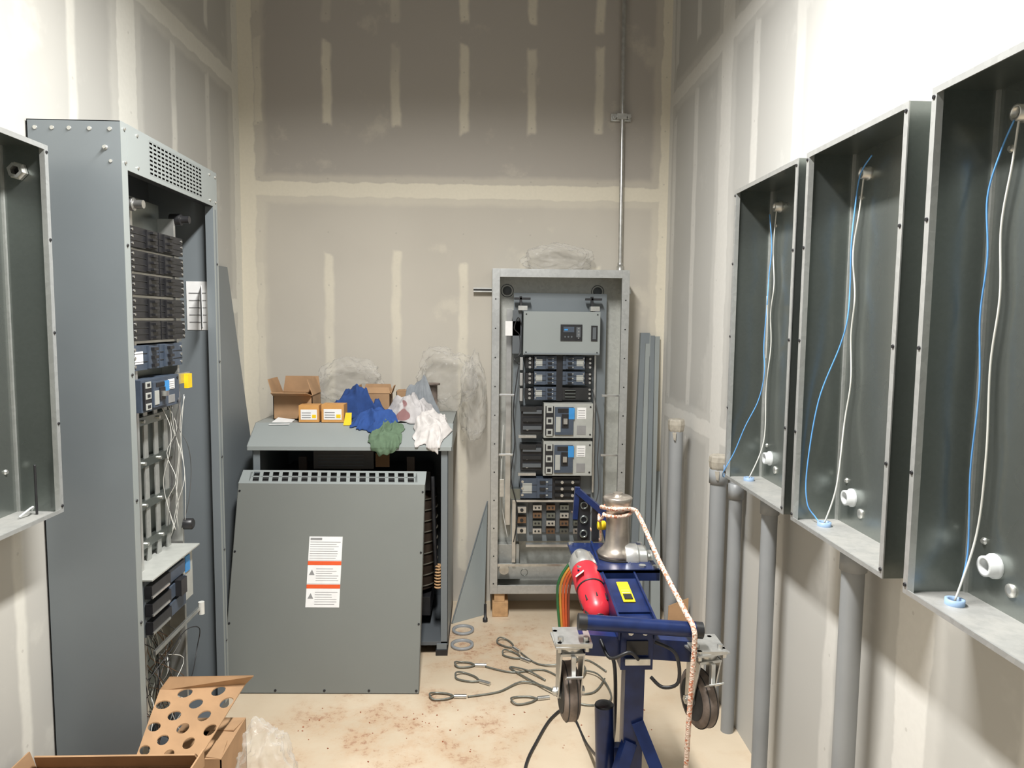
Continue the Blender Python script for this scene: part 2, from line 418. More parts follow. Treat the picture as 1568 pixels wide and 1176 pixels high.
shell.box(.035,W-.045,.0,.03,2.13,2.135,black)
for x in (.02,.10,W-.08,W-.02):
    for z in (2.25,2.15): shell.lathe((x,-.003,z),(0,-1,0),[(.005,0),(.004,.004)],zinc,8)
for z in (1.9,1.5,1.1,.7,.3): shell.lathe((W-.02,-.003,z),(0,-1,0),[(.005,0),(.004,.003)],black,8)
for z in (1.9,1.5,1.1,.7,.3): shell.lathe((.015,-.003,z),(0,-1,0),[(.005,0),(.004,.003)],black,8)
for y in (.03,.09,.15,.20,.25): shell.lathe((0,y,2.245),(-1,0,0),[(.007,0),(.006,.003)],zinc,8)
shell.lathe((0,.045,2.19),(-1,0,0),[(.008,0),(.008,.003),(.005,.004),(.005,.010)],zinc,8)
for (y,z) in ((.05,.2),(.03,2.15)): shell.lathe((0,y,z),(-1,0,0),[(.005,0),(.005,.003)],zinc,8)
shell.box(W-.006,W-.003,.04,.13,1.63,1.83,white)
shell.obox((W-.06,.05,1.72),(.09,.002,.17),(0,8,25),white)
for k in range(5): shell.box(W-.0075,W-.006,.05,.12,1.66+k*.03,1.664+k*.03,ink)
so=shell.obj(.0015)
inn=MB('breaker_interior',ML)
XA,XB_=.16,.57
inn.box(XA+.03,XB_-.03,.13,.15,.15,2.10,gald)
inn.box(XA+.03,XA+.045,.07,.13,.15,2.05,alum); inn.box(XB_-.045,XB_-.03,.07,.13,.15,2.05,alum)
for i in range(5):
    z0=1.60+i*.078
    small_brk(inn,XA,XA+.2,z0,z0+.068,.045,.12,black,3,1)
    small_brk(inn,XB_-.2,XB_,z0,z0+.068,.045,.12,black,3,-1)
    inn.box(XA-.02,XB_+.01,.075,.085,z0-.010,z0,alum)
for x in (XA+.02,XB_-.02):
    inn.lathe((x,.09,2.05),(0,-1,0),[(.022,0),(.022,.04),(.014,.042),(.014,.07)],steel if x<.3 else black,14)
small_brk(inn,XA,XA+.19,1.50,1.585,.05,.12,brkblue,3,1,white)
small_brk(inn,XA+.2,XB_-.02,1.50,1.585,.05,.12,brkblue,3,-1)
big_brk(inn,XA,XA+.30,1.36,1.47,.02,.12,brkblue)
inn.box(XB_-.10,XB_+.02,.05,.06,1.43,1.47,steel)
inn.box(XB_-.04,XB_+.0,.035,.05,1.41,1.465,yellow)
for k,x in enumerate((XA+.06,XA+.14,XA+.22,XA+.30)):
    inn.box(x,x+.03,.10,.106,.75,1.36,gal)
for z in (1.30,1.15,1.0,.86):
    inn.box(XA-.02,XB_-.05,.095,.118,z,z+.03,gald)
    for x in (XA,XA+.12,XA+.24): inn.lathe((x,.095,z+.015),(0,-1,0),[(.007,0),(.007,.008)],zinc,6)
z0,z1=.60,.80
inn.box(XA-.04,XA+.33,.03,.15,z0,z1,gray)
for i in range(3):
    zc=z0+.034+i*.062
    inn.box(XA-.045,XA+.10,.005,.03,zc-.022,zc+.022,black)
    inn.box(XA-.05,XA+.08,.0,.006,zc-.018,zc-.010,steel)
    inn.box(XA+.10,XA+.24,.012,.03,zc-.024,zc+.024,brkblue)
inn.box(XA+.24,XA+.33,.022,.03,z0+.01,z1-.01,brkgray)
inn.box(XA+.15,XA+.20,-.01,.014,z0+.07,z0+.13,black)
inn.box(XA+.26,XA+.30,.018,.023,z0+.12,z0+.18,bluelab)
inn.box(XA-.05,XA+.35,-.0,.15,z1,z1+.006,brkgray)
inn.lathe((XB_-.05,.06,.88),(0,-1,0),[(.022,0),(.022,.03),(.016,.035)],black,16)
inn.box(XA,XB_,.02,.03,.52,.535,steel); inn.lathe((XB_-.01,.02,.50),(0,0,1),[(.012,0),(.012,.05)],cablew,10)
ii=inn.obj(.001)
wr=MB('loose_wires',ML)
random.seed(3)
darkc=mat('dark_cable',(.08,.08,.08),.5)
for k in range(9):
    x=XA+.20+random.random()*.16; pts=[]
    for j in range(6):
        pts.append((x+random.uniform(-.02,.02),.05+random.uniform(-.02,.03),1.38-j*.1+random.uniform(-.02,.02)))
    wr.tube(pts,.0013,cablew if k%3 else darkc,5,5)
for k in range(26):
    x=XA-.04+random.random()*.22; pts=[(x,.08,.58)]
    for j in range(1,6): pts.append((x+random.uniform(-.06,.09)+j*.01,.07+random.uniform(-.05,.03),.58-j*.09))
    wr.tube(pts,.0015,random.choice([cablew,black,copper,darkc]),5,5)
wr.tube([(XA+.02,.06,.42),(XA+.12,.03,.47),(XA+.25,.02,.50),(XA+.4,.03,.44),(XA+.42,.05,.35),(XA+.3,.03,.28),(XA+.15,.03,.3)],.002,black,5,6)
wo=wr.obj()
group('switchboard_cabinet',[so,ii,wo])

# ------------------------------------------------------------------ back panelboard
PX0,PX1,PY,PZ0,PZ1=.045,.80,3.95,.14,1.965
MP=T((PX0,PY,PZ0))
PW=PX1-PX0; PH=PZ1-PZ0; PD=.235
tubin=galv('tub_interior_steel',(.56,.57,.53),.42,.42)
sh=MB('panelboard_tub',MP)
sh.box(0,PW,PD-.003,PD,0,PH,tubin)
sh.box(0,.003,0,PD,0,PH,tubin); sh.box(PW-.003,PW,0,PD,0,PH,tubin)
sh.box(0,PW,0,PD,PH-.003,PH,gal); sh.box(0,PW,0,PD,0,.003,galdust)
F=.042
sh.box(0,F,-.002,0,0,PH,rim); sh.box(PW-F,PW,-.002,0,0,PH,rim)
sh.box(F,PW-F,-.002,0,PH-.045,PH,rim); sh.box(F,PW-F,-.002,0,0,.05,rim)
sh.box(F-.002,F,0,.02,0.05,PH-.045,gal); sh.box(PW-F,PW-F+.002,0,.02,.05,PH-.045,gal)
for z in [i*.16+.06 for i in range(11)]:
    for x in (.02,PW-.02): sh.lathe((x,-.002,z),(0,-1,0),[(.004,0),(.004,.002)],dark,8)
sh.box(F,PW-F,-.004,.0,.16,.175,steel)
sh.box(F,F+.13,.15,.2,.05,.24,gal)
for z in (1.12,.78): sh.box(.003,.13,.06,.07,z,z+.012,alum); sh.box(PW-.13,PW-.003,.06,.07,z,z+.012,alum)
sh.tube([(.07,.1,.95),(.06,.08,.7),(.065,.09,.5),(.1,.1,.3)],.003,cablew,6,5)
sh.lathe((.08,.05,.13),(0,-1,0),[(.03,0),(.03,.02),(.02,.02)],zinc,14)
for x in (.09,PW-.14): sh.lathe((x,PD-.003,PH-.11),(0,-1,0),[(.026,0),(.026,.006),(.012,.008)],grayd,16); sh.ring((x,PD-.006,PH-.11),(0,-1,0),.036,.002,grayd,20)
for x,z in ((.2,.12),(.5,.10),(.62,.12)): sh.ring((x,.098,z-.03),(0,-1,0),.02,.0012,gald,16)
sh.box(F,PW-F,.1,.11,.05,.14,gal)
sh.box(.05,.075,-.003,0,.56,.66,zinc)
shs=sh.obj(.001)
pi=MB('panelboard_interior',T((0,3.965,0)))
def XZbox(x0,x1,z0,z1,y0,y1,m): pi.box(x0,x1,y0,y1,z0,z1,m)
XZbox(.17,.70,.40,1.84,.13,.14,gray)
XZbox(.13,.16,.5,1.75,.12,.13,alum)
XZbox(.22,.645,1.495,1.735,.005,.12,lidgray)
XZbox(.222,.643,1.498,1.506,-.002,.01,gray)
XZbox(.425,.545,1.575,1.665,-.002,.006,black); XZbox(.44,.50,1.622,1.652,-.004,-.001,brkblue); XZbox(.445,.465,1.632,1.640,-.005,-.002,bluelab)
XZbox(.512,.535,1.595,1.65,-.004,-.001,grayd)
for k in range(4): pi.lathe((.525,-.003,1.59+k*.018),(0,-1,0),[(.004,0),(.004,.002)],steel,8)
for k in range(3): pi.lathe((.45+k*.018,-.003,1.597),(0,-1,0),[(.005,0),(.005,.002)],grayd,8)
XZbox(.595,.63,1.575,1.66,-.002,.006,black); XZbox(.603,.622,1.585,1.65,-.004,-.001,grayd)
for x in (.235,.63):
    for z in (1.51,1.72): pi.lathe((x,.005,z),(0,-1,0),[(.004,0),(.004,.003)],black,8)
for x in (.20,.60):
    XZbox(x,x+.012,1.735,1.82,.05,.09,black); XZbox(x-.03,x+.06,1.80,1.812,.05,.09,black); XZbox(x-.01,x+.04,1.74,1.765,.0,.05,zinc)
XZbox(.12,.205,1.60,1.68,.03,.034,white)
pi.tube([(.21,.02,1.66),(.19,.01,1.7),(.17,.02,1.64),(.2,.03,1.6),(.2,.02,1.5),(.17,.0,1.47),(.2,.0,1.44)],.003,black,6,6)
XZbox(.16,.21,1.50,1.74,.03,.05,grayd)
for k in range(3):
    z1=1.488-k*.087
    small_brk(pi,.285,.41,z1-.074,z1,.03,.12,brkblue,3,1,brkgray)
    if k<2: small_brk(pi,.445,.57,z1-.074,z1,.03,.12,brkblue,3,-1,brkgray)
    XZbox(.235,.28,z1-.07,z1-.01,.05,.1,black); XZbox(.575,.61,z1-.07,z1-.01,.06,.1,black)
    for j in range(3): pi.lathe((.26,.05,z1-.015-.024*j),(0,-1,0),[(.008,0),(.008,.01)],steel,6); pi.lathe((.60,.06,z1-.015-.024*j),(0,-1,0),[(.007,0),(.007,.012)],alum,6)
    XZbox(.205,.22,z1-.08,z1-.01,.04,.12,alum)
XZbox(.41,.445,1.235,1.49,.05,.12,black)
XZbox(.445,.60,1.24,1.31,.055,.12,dark)
for j in range(3): XZbox(.46,.52,1.255+j*.018,1.26+j*.018,.045,.056,gald)
big_brk(pi,.34,.615,1.03,1.225,-.01,.12)
big_brk(pi,.34,.615,.815,1.01,-.01,.12)
for zc in (1.127,.912):
    XZbox(.215,.335,zc-.075,zc+.075,.05,.12,black)
    for j in range(3):
        XZbox(.225,.33,zc-.055+j*.045,zc-.035+j*.045,.035,.055,dark if j%2 else grayd)
        pi.lathe((.25,.05,zc-.05+j*.048),(0,-1,0),[(.010,0),(.010,.012)],zinc,8)
    XZbox(.20,.30,zc-.1,zc-.085,.02,.06,zinc)
    XZbox(.21,.30,zc+.05,zc+.075,.03,.05,dark)
XZbox(.63,.64,.7,1.49,.09,.12,alum)
small_brk(pi,.215,.395,.68,.795,.02,.12,brkblue,3,1,brkgray)
XZbox(.395,.56,.67,.80,.05,.12,black)
for j in range(3):
    XZbox(.41,.55,.69+j*.038,.705+j*.038,.03,.052,dark)
    pi.lathe((.45,.03,.698+j*.038),(0,-1,0),[(.009,0),(.009,.01)],alum,8); pi.lathe((.51,.03,.698+j*.038),(0,-1,0),[(.009,0),(.009,.01)],alum,8)
XZbox(.16,.215,.67,.73,.05,.1,gald)
XZbox(.27,.60,.46,.64,.11,.125,grayd)
XZbox(.17,.60,.655,.668,.04,.1,alum)
for r in range(4):
    for c in range(4):
        x=.29+c*.078; z=.462+r*.046
        XZbox(x,x+.05,z,z+.030,.07,.11,(alum,copper,gald)[(r*2+c)%3])
        pi.lathe((x+.015,.07,z+.015),(0,-1,0),[(.006,0),(.006,.004)],dark,6); pi.lathe((x+.035,.07,z+.015),(0,-1,0),[(.006,0),(.006,.004)],dark,6)
for r in range(3): XZbox(.20,.25,.47+r*.06,.505+r*.06,.05,.1,(alum,copper,alum)[r]); pi.lathe((.225,.05,.487+r*.06),(0,-1,0),[(.010,0),(.010,.006)],dark,8)
XZbox(.17,.19,.30,.66,.05,.07,alum)
XZbox(.25,.58,.39,.405,.05,.09,alum)
pi.tube([(.20,.05,1.45),(.17,.02,1.2),(.18,.03,1.0),(.16,.02,.8),(.2,.04,.6),(.18,.05,.42)],.003,black,6,6)
pi.tube([(.62,.06,1.3),(.655,.03,1.1),(.65,.03,.9),(.66,.05,.7),(.6,.04,.55)],.003,darkc,6,6)
pis=pi.obj(.001)
st=MB('mounting_strut',None)
st.box(-.06,PX0+.02,4.16,4.185,1.845,1.87,zinc); st.box(PX1-.02,.85,4.16,4.185,1.845,1.87,zinc)
st.box(-.06,PX0,4.158,4.161,1.853,1.862,dark)
sts=st.obj()
group('panelboard',[shs,pis,sts])
for (x0,x1) in ((.06,.15),(.66,.75)):
    b=MB('wood_block'); b.box(x0,x1,3.96,4.15,0,.09,wood); b.box(x0+.01,x1-.02,3.96,4.15,.09,.138,wood); b.obj(.003)
b=MB('levelling_foot'); b.lathe((.02,3.90,0),(0,0,1),[(.014,0),(.014,.02),(.008,.022),(.008,.10)],black,12); b.obj()

# ------------------------------------------------------------------ transformer
tx=MB('enclosure')
TX0,TX1,TY0,TY1=-1.12,-.17,3.50,4.12
prof=[(3.475,1.045),(3.475,1.065),(3.62,1.160),(TY1+.02,1.160),(TY1+.02,1.045),(TY1,1.045),(TY1,1.150),(3.625,1.150),(3.49,1.060),(3.49,1.045)]
tx.prism([(TX0-.02,y,z) for y,z in prof],(TX1-TX0+.04,0,0),lidgray)
tx.prism([(TX0-.02,3.475,1.045),(TX0-.02,TY1,1.045),(TX0-.02,TY1,1.16),(TX0-.02,3.62,1.16),(TX0-.02,3.475,1.065)],(.004,0,0),lidgray)
tx.prism([(TX1+.016,3.475,1.045),(TX1+.016,TY1,1.045),(TX1+.016,TY1,1.16),(TX1+.016,3.62,1.16),(TX1+.016,3.475,1.065)],(.004,0,0),lidgray)
for x in (TX0,TX1-.035):
    tx.box(x,x+.035,3.50,3.505,.06,1.05,gray)
tx.box(TX0,TX0+.004,3.50,TY1,.06,1.06,gray); tx.box(TX1-.004,TX1,3.50,TY1,.06,1.06,gray)
tx.box(TX0,TX1,TY1-.004,TY1,.06,1.06,grayd)
tx.box(TX0,TX1,3.50,TY1,.05,.07,grayd)
for x in (TX0,TX1-.06):
    tx.box(x,x+.06,3.49,TY1,0,.03,black); tx.box(x+.005,x+.055,3.495,TY1,.03,.06,gray)
tx.box(TX1-.035,TX1-.03,3.505,3.54,.1,1.04,grayd)
tx.box(TX0+.08,TX1-.10,3.68,3.95,.13,.23,black); tx.box(TX0+.08,TX1-.10,3.68,3.95,.80,.90,black)
coil=mat('coil_varnish',(.05,.035,.025),.5,0,.2,20); coilt=mat('coil_tape',(.12,.11,.085),.6)
for cx in (-.92,-.645,-.37):
    tx.lathe((cx,3.815,.25),(0,0,1),[(.11,0),(.125,.01),(.125,.53),(.11,.54)],coil,28)
    for k in range(9): tx.ring((cx,3.815,.28+k*.058),(0,0,1),.128,.004,coilt,28)
    tx.box(cx-.02,cx+.02,3.66,3.68,.78,.98,coil)
tx.box(-.85,-.55,3.60,3.61,.93,1.02,mat('nameplate',(.06,.055,.05),.5))
tx.box(-.54,-.47,3.598,3.60,.94,1.01,cardd)
for k in range(4): tx.box(-.83,-.60,3.597,3.60,.945+k*.018,.948+k*.018,grayd)
tx.tube([(-.25,3.56,.9),(-.24,3.55,.6),(-.23,3.56,.35)],.010,black,8,5)
for k in range(8): tx.ring((-.222,3.56,.33+k*.016),(0,0,1),.016,.0045,wood,14)
txo=tx.obj(.002)
group('transformer',[txo])
lean=math.degrees(math.atan2(.26,.89))
ML_=T((-1.165,3.14,0.003))@RZ(-1.5)@RX(-lean)
pc=MB('transformer_cover',ML_)
CW,CH=.885,.935
pc.box(0,CW,0,.003,0,CH,panelgray)
pc.box(0,.003,0,.025,0,CH,panelgray); pc.box(CW-.003,CW,0,.025,0,CH,panelgray); pc.box(0,CW,0,.025,0,.003,panelgray)
MF=ML_@T((0,0,CH))@RX(-38)
pc.M=MF
pc.box(0,.05,0,.003,0,.085,lidgray); pc.box(CW-.05,CW,0,.003,0,.085,lidgray)
pc.box(.05,CW-.05,0,.003,0,.014,lidgray); pc.box(.05,CW-.05,0,.003,.073,.085,lidgray)
pc.box(.05,CW-.05,0,.003,.041,.047,lidgray)
ns=17; pw=(CW-.1)/ns
for i in range(ns+1):
    x=.05+pw*i; pc.prism([(x-.004,0,.014),(x+.013,0,.014),(x+.005,0,.073),(x-.012,0,.073)],(0,.003,0),lidgray)
pc.box(.05,CW-.05,.022,.024,.0,.085,dark)
pc.M=ML_
for x in (.012,.24,.46,.66,CW-.012): pc.lathe((x,-.0,.012),(0,-1,0),[(.006,0),(.005,.003)],black,8)
for z in (.3,.62,.90):
    for x in (.010,CW-.010): pc.lathe((x,0,z),(0,-1,0),[(.005,0),(.005,.003)],black,8)
lx0,lx1=.352,.507
z=.69
for (hh,kind) in ((.108,'w'),(.104,'o'),(.104,'o')):
    pc.box(lx0,lx1,-.0012,0,z-hh,z,white)
    if kind=='o': pc.box(lx0,lx1,-.002,-.001,z-.020,z-.002,orange)
    top=z-.03 if kind=='o' else z-.006
    if kind=='w': pc.box(lx0+.006,lx0+.06,-.002,-.001,z-.016,z-.006,ink)
    zz=top-(.006 if kind=='o' else .018)
    while zz>z-hh+.008:
        a=lx0+(.04 if kind=='o' else .006); e=lx1-.006-random.random()*.04
        pc.box(a,e,-.0018,-.001,zz-.0022,zz,ink); zz-=.0105
    if kind=='o': pc.prism([(lx0+.008,-.002,z-.065),(lx0+.034,-.002,z-.065),(lx0+.021,-.002,z-.04)],(0,.001,0),ink)
    z-=hh+.0015
pc.obj(.0012)

b=MB('leaning_cover_panel')
b.prism([(-1.145,3.30,0.0),(-1.145,3.92,0.0),(-1.365,3.92,1.95),(-1.365,3.30,1.95)],(-.006,0,0),gray)
b.prism([(-1.145,3.92,0.0),(-1.17,3.92,0),(-1.376,3.92,1.94),(-1.365,3.92,1.95)],(0,-.003,0),lidgray); b.obj(.001)
b=MB('leaning_side_panel')
b.prism([(-.165,3.87,0),(.015,3.99,0),(.03,4.17,.62),(.0,4.16,.52)],(.002,.008,0),lidgray)
b.tube([(-.165,3.87,0.004),(.0,4.158,.52),(.03,4.166,.62)],.004,gray,6,1)
b.obj(.001)
for (xb,xt,y,h,w,m) in ((.83,.915,3.93,1.62,.055,gray),(.875,.945,3.91,1.615,.03,lidgray),(.91,.97,3.89,1.605,.03,gray),(.95,1.0,3.96,1.60,.03,lidgray),(.94,1.0,3.84,.80,.055,lidgray)):
    b=MB('metal_trim_strip')
    b.prism([(xb,y,0),(xb+w,y,0),(xt+w,4.17,h),(xt,4.17,h)],(0,.004,0),m)
    b.prism([(xb,y,0),(xb,y+.03,0),(xt,4.195,h),(xt,4.17,h)],(.003,0,0),lidgray); b.obj()

# ------------------------------------------------------------------ stuff on transformer
def zs(y):
    if y>=3.62: return 1.162
    return 1.162-(3.62-y)*.655
def cloth(name,cx,cy,rx,ry,h,col,seed,fold=1.0,stripe=None,n=60,rough=.9):
    m,nt,b=newmat(name+'_fabric'); v=coords(nt); nn=noise_e(nt,v,40,4)
    c=mixc(nt,nn.step(.3,.7),tuple(x*.85 for x in col),col)
    if stripe:
        s=noise_e(nt,v,9,1); c=mixc(nt,s.step(.66,.68),c,stripe)
    nt.links.new(c,b.inputs['Base Color']); b.inputs['Roughness'].default_value=rough
    bump(nt,b,noise_e(nt,v,300,1),.2,.001)
    vs=[];fs=[]; o=Vector((seed*3.1,seed*1.7,0))
    for j in range(n+1):
        for i in range(n+1):
            a=i/n*2-1; c_=j/n*2-1
            x=a*math.sqrt(1-c_*c_/2); y=c_*math.sqrt(1-a*a/2)
            ang=math.atan2(y,x); rr=math.hypot(x,y)
            k=1+.30*noise.noise(Vector((math.cos(ang)*1.5,math.sin(ang)*1.5,seed)))+.16*noise.noise(Vector((math.cos(ang)*5,math.sin(ang)*5,seed)))
            X=cx+x*rx*k; Yf=cy+y*ry*k
            q=Vector((X*9,Yf*9,seed))
            rid=1-abs(noise.noise(q+o))*2.6; rid2=1-abs(noise.noise(q*2.3+o))*2.6; rid3=1-abs(noise.noise(q*4.6+o))*2.4
            body=max(0,1-rr**2.2)
            hh=h*body*(.48+.52*rid*fold)+ (.018*rid2+.007*rid3)*min(1,(1-rr)*4+.15)+.004
            hh=max(hh,.003)
            off=Vector((noise.noise(q*1.4+Vector((9,0,0))),noise.noise(q*1.4+Vector((0,9,0))),0))*.03
            X+=off.x; Yf+=off.y
            if Yf>=3.475: Z=zs(Yf)+hh; Yo=Yf
            else:
                Z=1.067-(3.475-Yf); Yo=3.468-hh*.5
            vs.append((X,Yo,Z))
    for j in range(n):
        for i in range(n):
            p=j*(n+1)+i; fs.append((p,p+1,p+n+2,p+n+1))
    mb=MB(name); mb.add(vs,fs,m,True)
    ob=mb.obj(); s=ob.modifiers.new('thick','SOLIDIFY'); s.thickness=.003
    return ob
def carton(name,x0,x1,y0,y1,z0,z1,flaps=(60,60,100,100),th=.004,fw=None):
    mb=MB(name)
    mb.box(x0,x1,y0,y0+th,z0,z1,cardb); mb.box(x0,x1,y1-th,y1,z0,z1,cardb)
    mb.box(x0,x0+th,y0,y1,z0,z1,cardb); mb.box(x1-th,x1,y0,y1,z0,z1,cardb)
    mb.box(x0,x1,y0,y1,z0,z0+th,cardd)
    mb.box(x0+th,x1-th,y1-th-.001,y1-th,z0,z1,cardd)
    fw=fw or min((y1-y0),(x1-x0))*.45
    def flap(p,q,out,ang):
        a=math.radians(ang); o=Vector(out); d=(-o*math.cos(a)+Vector((0,0,1))*math.sin(a))*fw
        p=Vector(p);q=Vector(q); e=(q-p).normalized()*.012
        nrm=(q-p).cross(d).normalized()*th
        mb.prism([p,q,q+d-e,p+d+e],nrm,cardb)
    flap((x0,y0,z1),(x1,y0,z1),(0,-1,0),flaps[0]); flap((x1,y1,z1),(x0,y1,z1),(0,1,0),flaps[1])
    flap((x0,y1,z1),(x0,y0,z1),(-1,0,0),flaps[2]); flap((x1,y0,z1),(x1,y1,z1),(1,0,0),flaps[3])
    return mb.obj()
zt=1.163
carton('open_cardboard_box',-1.08,-.88,3.72,3.91,zt,zt+.125,(165,95,108,70))
carton('cardboard_box',-.66,-.50,3.87,3.97,zt,zt+.12,(40,100,100,110))
carton('cardboard_box',-.47,-.36,3.89,3.98,zt,zt+.13,(5,5,5,5))
def small_carton(x0,x1,y0,y1,z0,z1,rot=0):
    mb=MB('breaker_carton',T((x0,y0,z0))@RZ(rot)); w=x1-x0;d=y1-y0;h=z1-z0
    oc=mat('orange_carton',srgb(200,148,86),.7,0,.05,20)
    mb.box(0,w,0,d,0,h,oc); mb.box(w*.1,w*.9,-.001,0,h*.15,h*.75,white)
    for k in range(3): mb.box(w*.15,w*.6,-.002,-.001,h*(.25+k*.14),h*(.30+k*.14),ink)
    mb.box(w*.66,w*.86,-.002,-.001,h*.25,h*.45,yellow)
    mb.box(0,w,d*.48,d*.52,h,h+.001,wood); mb.obj(.002)
small_carton(-.925,-.825,3.60+.02,3.705,zt,zt+.085,1)
small_carton(-.812,-.70,3.60+.02,3.705,zt,zt+.090,-1)
b=MB('paper_sheet'); b.prism([(-1.07,3.60,zt-.012),(-.97,3.60,zt-.010),(-.96,3.68,zt+.004),(-1.05,3.70,zt+.012)],(0,0,.001),white); b.obj()
cloth('blue_rag',-.66,3.78,.18,.07,.16,srgb(40,70,128),2)
cloth('blue_shirt',-.55,3.64,.13,.09,.06,srgb(44,78,142),5)
cloth('green_rag',-.475,3.53,.085,.09,.025,srgb(96,118,94),8)
cloth('striped_shirt',-.37,3.70,.14,.09,.13,(.50,.48,.48),11,stripe=(.26,.14,.14))
cloth('white_shirt',-.25,3.60,.085,.14,.06,(.62,.59,.57),14)
cloth('grey_shirt',-.33,3.80,.10,.06,.22,(.24,.26,.28),17)
b=MB('cable_spool'); b.lathe((-.28,3.92,zt),(0,0,1),[(.045,0),(.045,.01),(.03,.012),(.03,.165),(.045,.167),(.045,.175)],treads,20); b.obj()
b=MB('yellow_tag'); b.prism([(-.70,3.60,zt-.012),(-.66,3.60,zt-.012),(-.66,3.615,zt+.05),(-.69,3.615,zt+.05)],(0,.002,0),yellow); b.obj()
def bagobj(name,c,r,seed,flat=0.0,n=5):
    bm=bmesh.new(); bmesh.ops.create_icosphere(bm,subdivisions=n,radius=1)
    for v_ in bm.verts:
        p=v_.co.copy(); q=p*1.3+Vector((seed,seed*2,0))
        k=1+.34*noise.noise(q)+.13*(1-abs(noise.noise(q*2.2))*3)+.030*(1-abs(noise.noise(q*5))*3)
        p=p*k
        v_.co=Vector((c[0]+p.x*r[0],min(c[1]+p.y*r[1],4.195),max(c[2]+p.z*r[2],flat)))
    me=bpy.data.meshes.new(name); bm.to_mesh(me); bm.free(); me.materials.append(film)
    for p in me.polygons: p.use_smooth=True
    ob=bpy.data.objects.new(name,me); COL.objects.link(ob); return ob
bagobj('plastic_bag',(-.74,4.07,1.32),(.18,.07,.13),3,zt)
bagobj('plastic_bag',(-.20,4.07,1.36),(.16,.08,.16),9,zt+.002)
bagobj('plastic_bag',(-.055,4.04,1.25),(.07,.09,.22),21,.90)
bagobj('plastic_bag',(.42,4.09,2.03),(.17,.06,.08),15,1.968)
bagobj('plastic_wrap',(-.72,2.32,.15),(.09,.10,.17),33,0.0)

# ------------------------------------------------------------------ cable puller
P=[]
fr=MB('frame')
def sq(mb,p0,p1,w,mt,h=None):
    p0=Vector(p0);p1=Vector(p1);d=(p1-p0).normalized(); up=Vector((0,1,0)) if abs(d.z)>.8 else Vector((0,0,1))
    a=d.cross(up).normalized()*w/2; c=a.normalized().cross(d).normalized()*(h or w)/2
    mb.prism([p0-a-c,p0+a-c,p0+a+c,p0-a+c],p1-p0,mt)
sq(fr,(.43,1.94,.80),(.425,1.94,.03),.055,tblue)
fr.cyl((.268,1.88,.868),(.598,1.88,.842),.021,tblue,20)
for a,bb in (((.262,1.88,.8685),(.285,1.88,.8667)),((.583,1.88,.843),(.604,1.88,.8414))): fr.cyl(a,bb,.0225,black,20)
fr.prism([(.27,1.92,.755),(.60,1.92,.73),(.60,1.92,.79),(.27,1.92,.815)],(0,.045,0),tblue)
fr.box(.385,.475,1.90,1.97,.72,.86,tblue)
fr.box(.40,.46,1.895,1.90,.765,.805,black)
fr.box(.395,.465,1.885,1.895,.74,.758,steel)
for x in (.41,.45): fr.lathe((x,1.90,.83),(0,-1,0),[(.008,0),(.008,.01)],steel,6)
for x in (.375,.475): fr.prism([(x,1.89,.81),(x,1.89,.87),(x,2.42,.925),(x,2.42,.84)],(.006,0,0),tblue)
fr.prism([(.378,1.95,.862),(.478,1.95,.862),(.478,2.15,.885),(.378,2.15,.885)],(0,0,.004),tblue)
fr.prism([(.41,2.0,.873),(.445,2.0,.873),(.445,2.12,.887),(.41,2.12,.887)],(0,0,.003),yellow)
fr.prism([(.415,2.01,.879),(.44,2.01,.879),(.44,2.04,.882),(.415,2.04,.882)],(0,0,.002),black)
for k in range(4): fr.prism([(.415,2.05+k*.016,.8805+k*.0018),(.44,2.05+k*.016,.8805+k*.0018),(.44,2.056+k*.016,.881+k*.0018),(.415,2.056+k*.016,.881+k*.0018)],(0,0,.0015),ink)
fr.box(.30,.56,2.18,2.46,.895,.905,tblue); fr.box(.30,.56,2.18,2.185,.87,.905,tblue)
for x in (.31,.55):
    for y in (2.2,2.44): fr.lathe((x,y,.905),(0,0,1),[(.01,0),(.01,.008)],steel,6)
for x in (.34,.51): fr.lathe((x,2.21,.905),(0,0,1),[(.012,0),(.012,.006)],steel,6)
fr.prism([(.36,2.185,.90),(.38,2.185,.90),(.46,1.9,.75),(.44,1.9,.75)],(0,.01,0),tblue)
sq(fr,(.45,2.44,.90),(.425,2.49,1.02),.035,tblue,.02)
sq(fr,(.455,2.485,.985),(.335,2.50,1.085),.028,tblue,.02)
sq(fr,(.337,2.50,1.095),(.33,2.50,.98),.018,tblue,.02)
fr.box(.340,.385,2.50,2.506,.90,1.07,black)
for k in range(3):
    fr.ring((.362,2.497,1.03-.052*k),(0,-1,0),.012,.0035,gald,16)
fr.box(.39,.415,2.485,2.50,.90,1.03,black)
fr.lathe((.395,2.40,.985),(1,0,0),[(.012,0),(.016,.004),(.016,.024),(.012,.028)],yellow,16)
fr.prism([(.405,1.97,.45),(.445,1.97,.45),(.445,2.35,.02),(.405,2.35,.02)],(0,.03,.0),tblue)
sq(fr,(.44,1.92,.56),(.66,1.70,.03),.035,tblue)
sq(fr,(.42,1.92,.50),(.20,1.72,.03),.035,tblue)
fr.cyl((.355,1.97,.58),(.365,1.97,.30),.028,tblue,20); fr.box(.34,.43,1.955,1.985,.42,.46,tblue)
fr.lathe((.355,1.97,.58),(0,0,1),[(.028,0),(.026,.004),(.012,.006)],black,20)
fr.box(.15,.72,1.66,1.72,0,.045,tblue); fr.box(.38,.47,1.9,2.42,0,.04,tblue)
fr.tube([(.30,2.1,.84),(.33,1.93,.80),(.35,1.87,.77),(.40,1.86,.79),(.43,1.88,.76)],.005,black,8,6)
fr.tube([(.48,1.9,.80),(.53,1.87,.78),(.54,1.87,.70),(.50,1.88,.68),(.47,1.9,.70)],.005,black,8,6)
P.append(fr.obj(.0025))
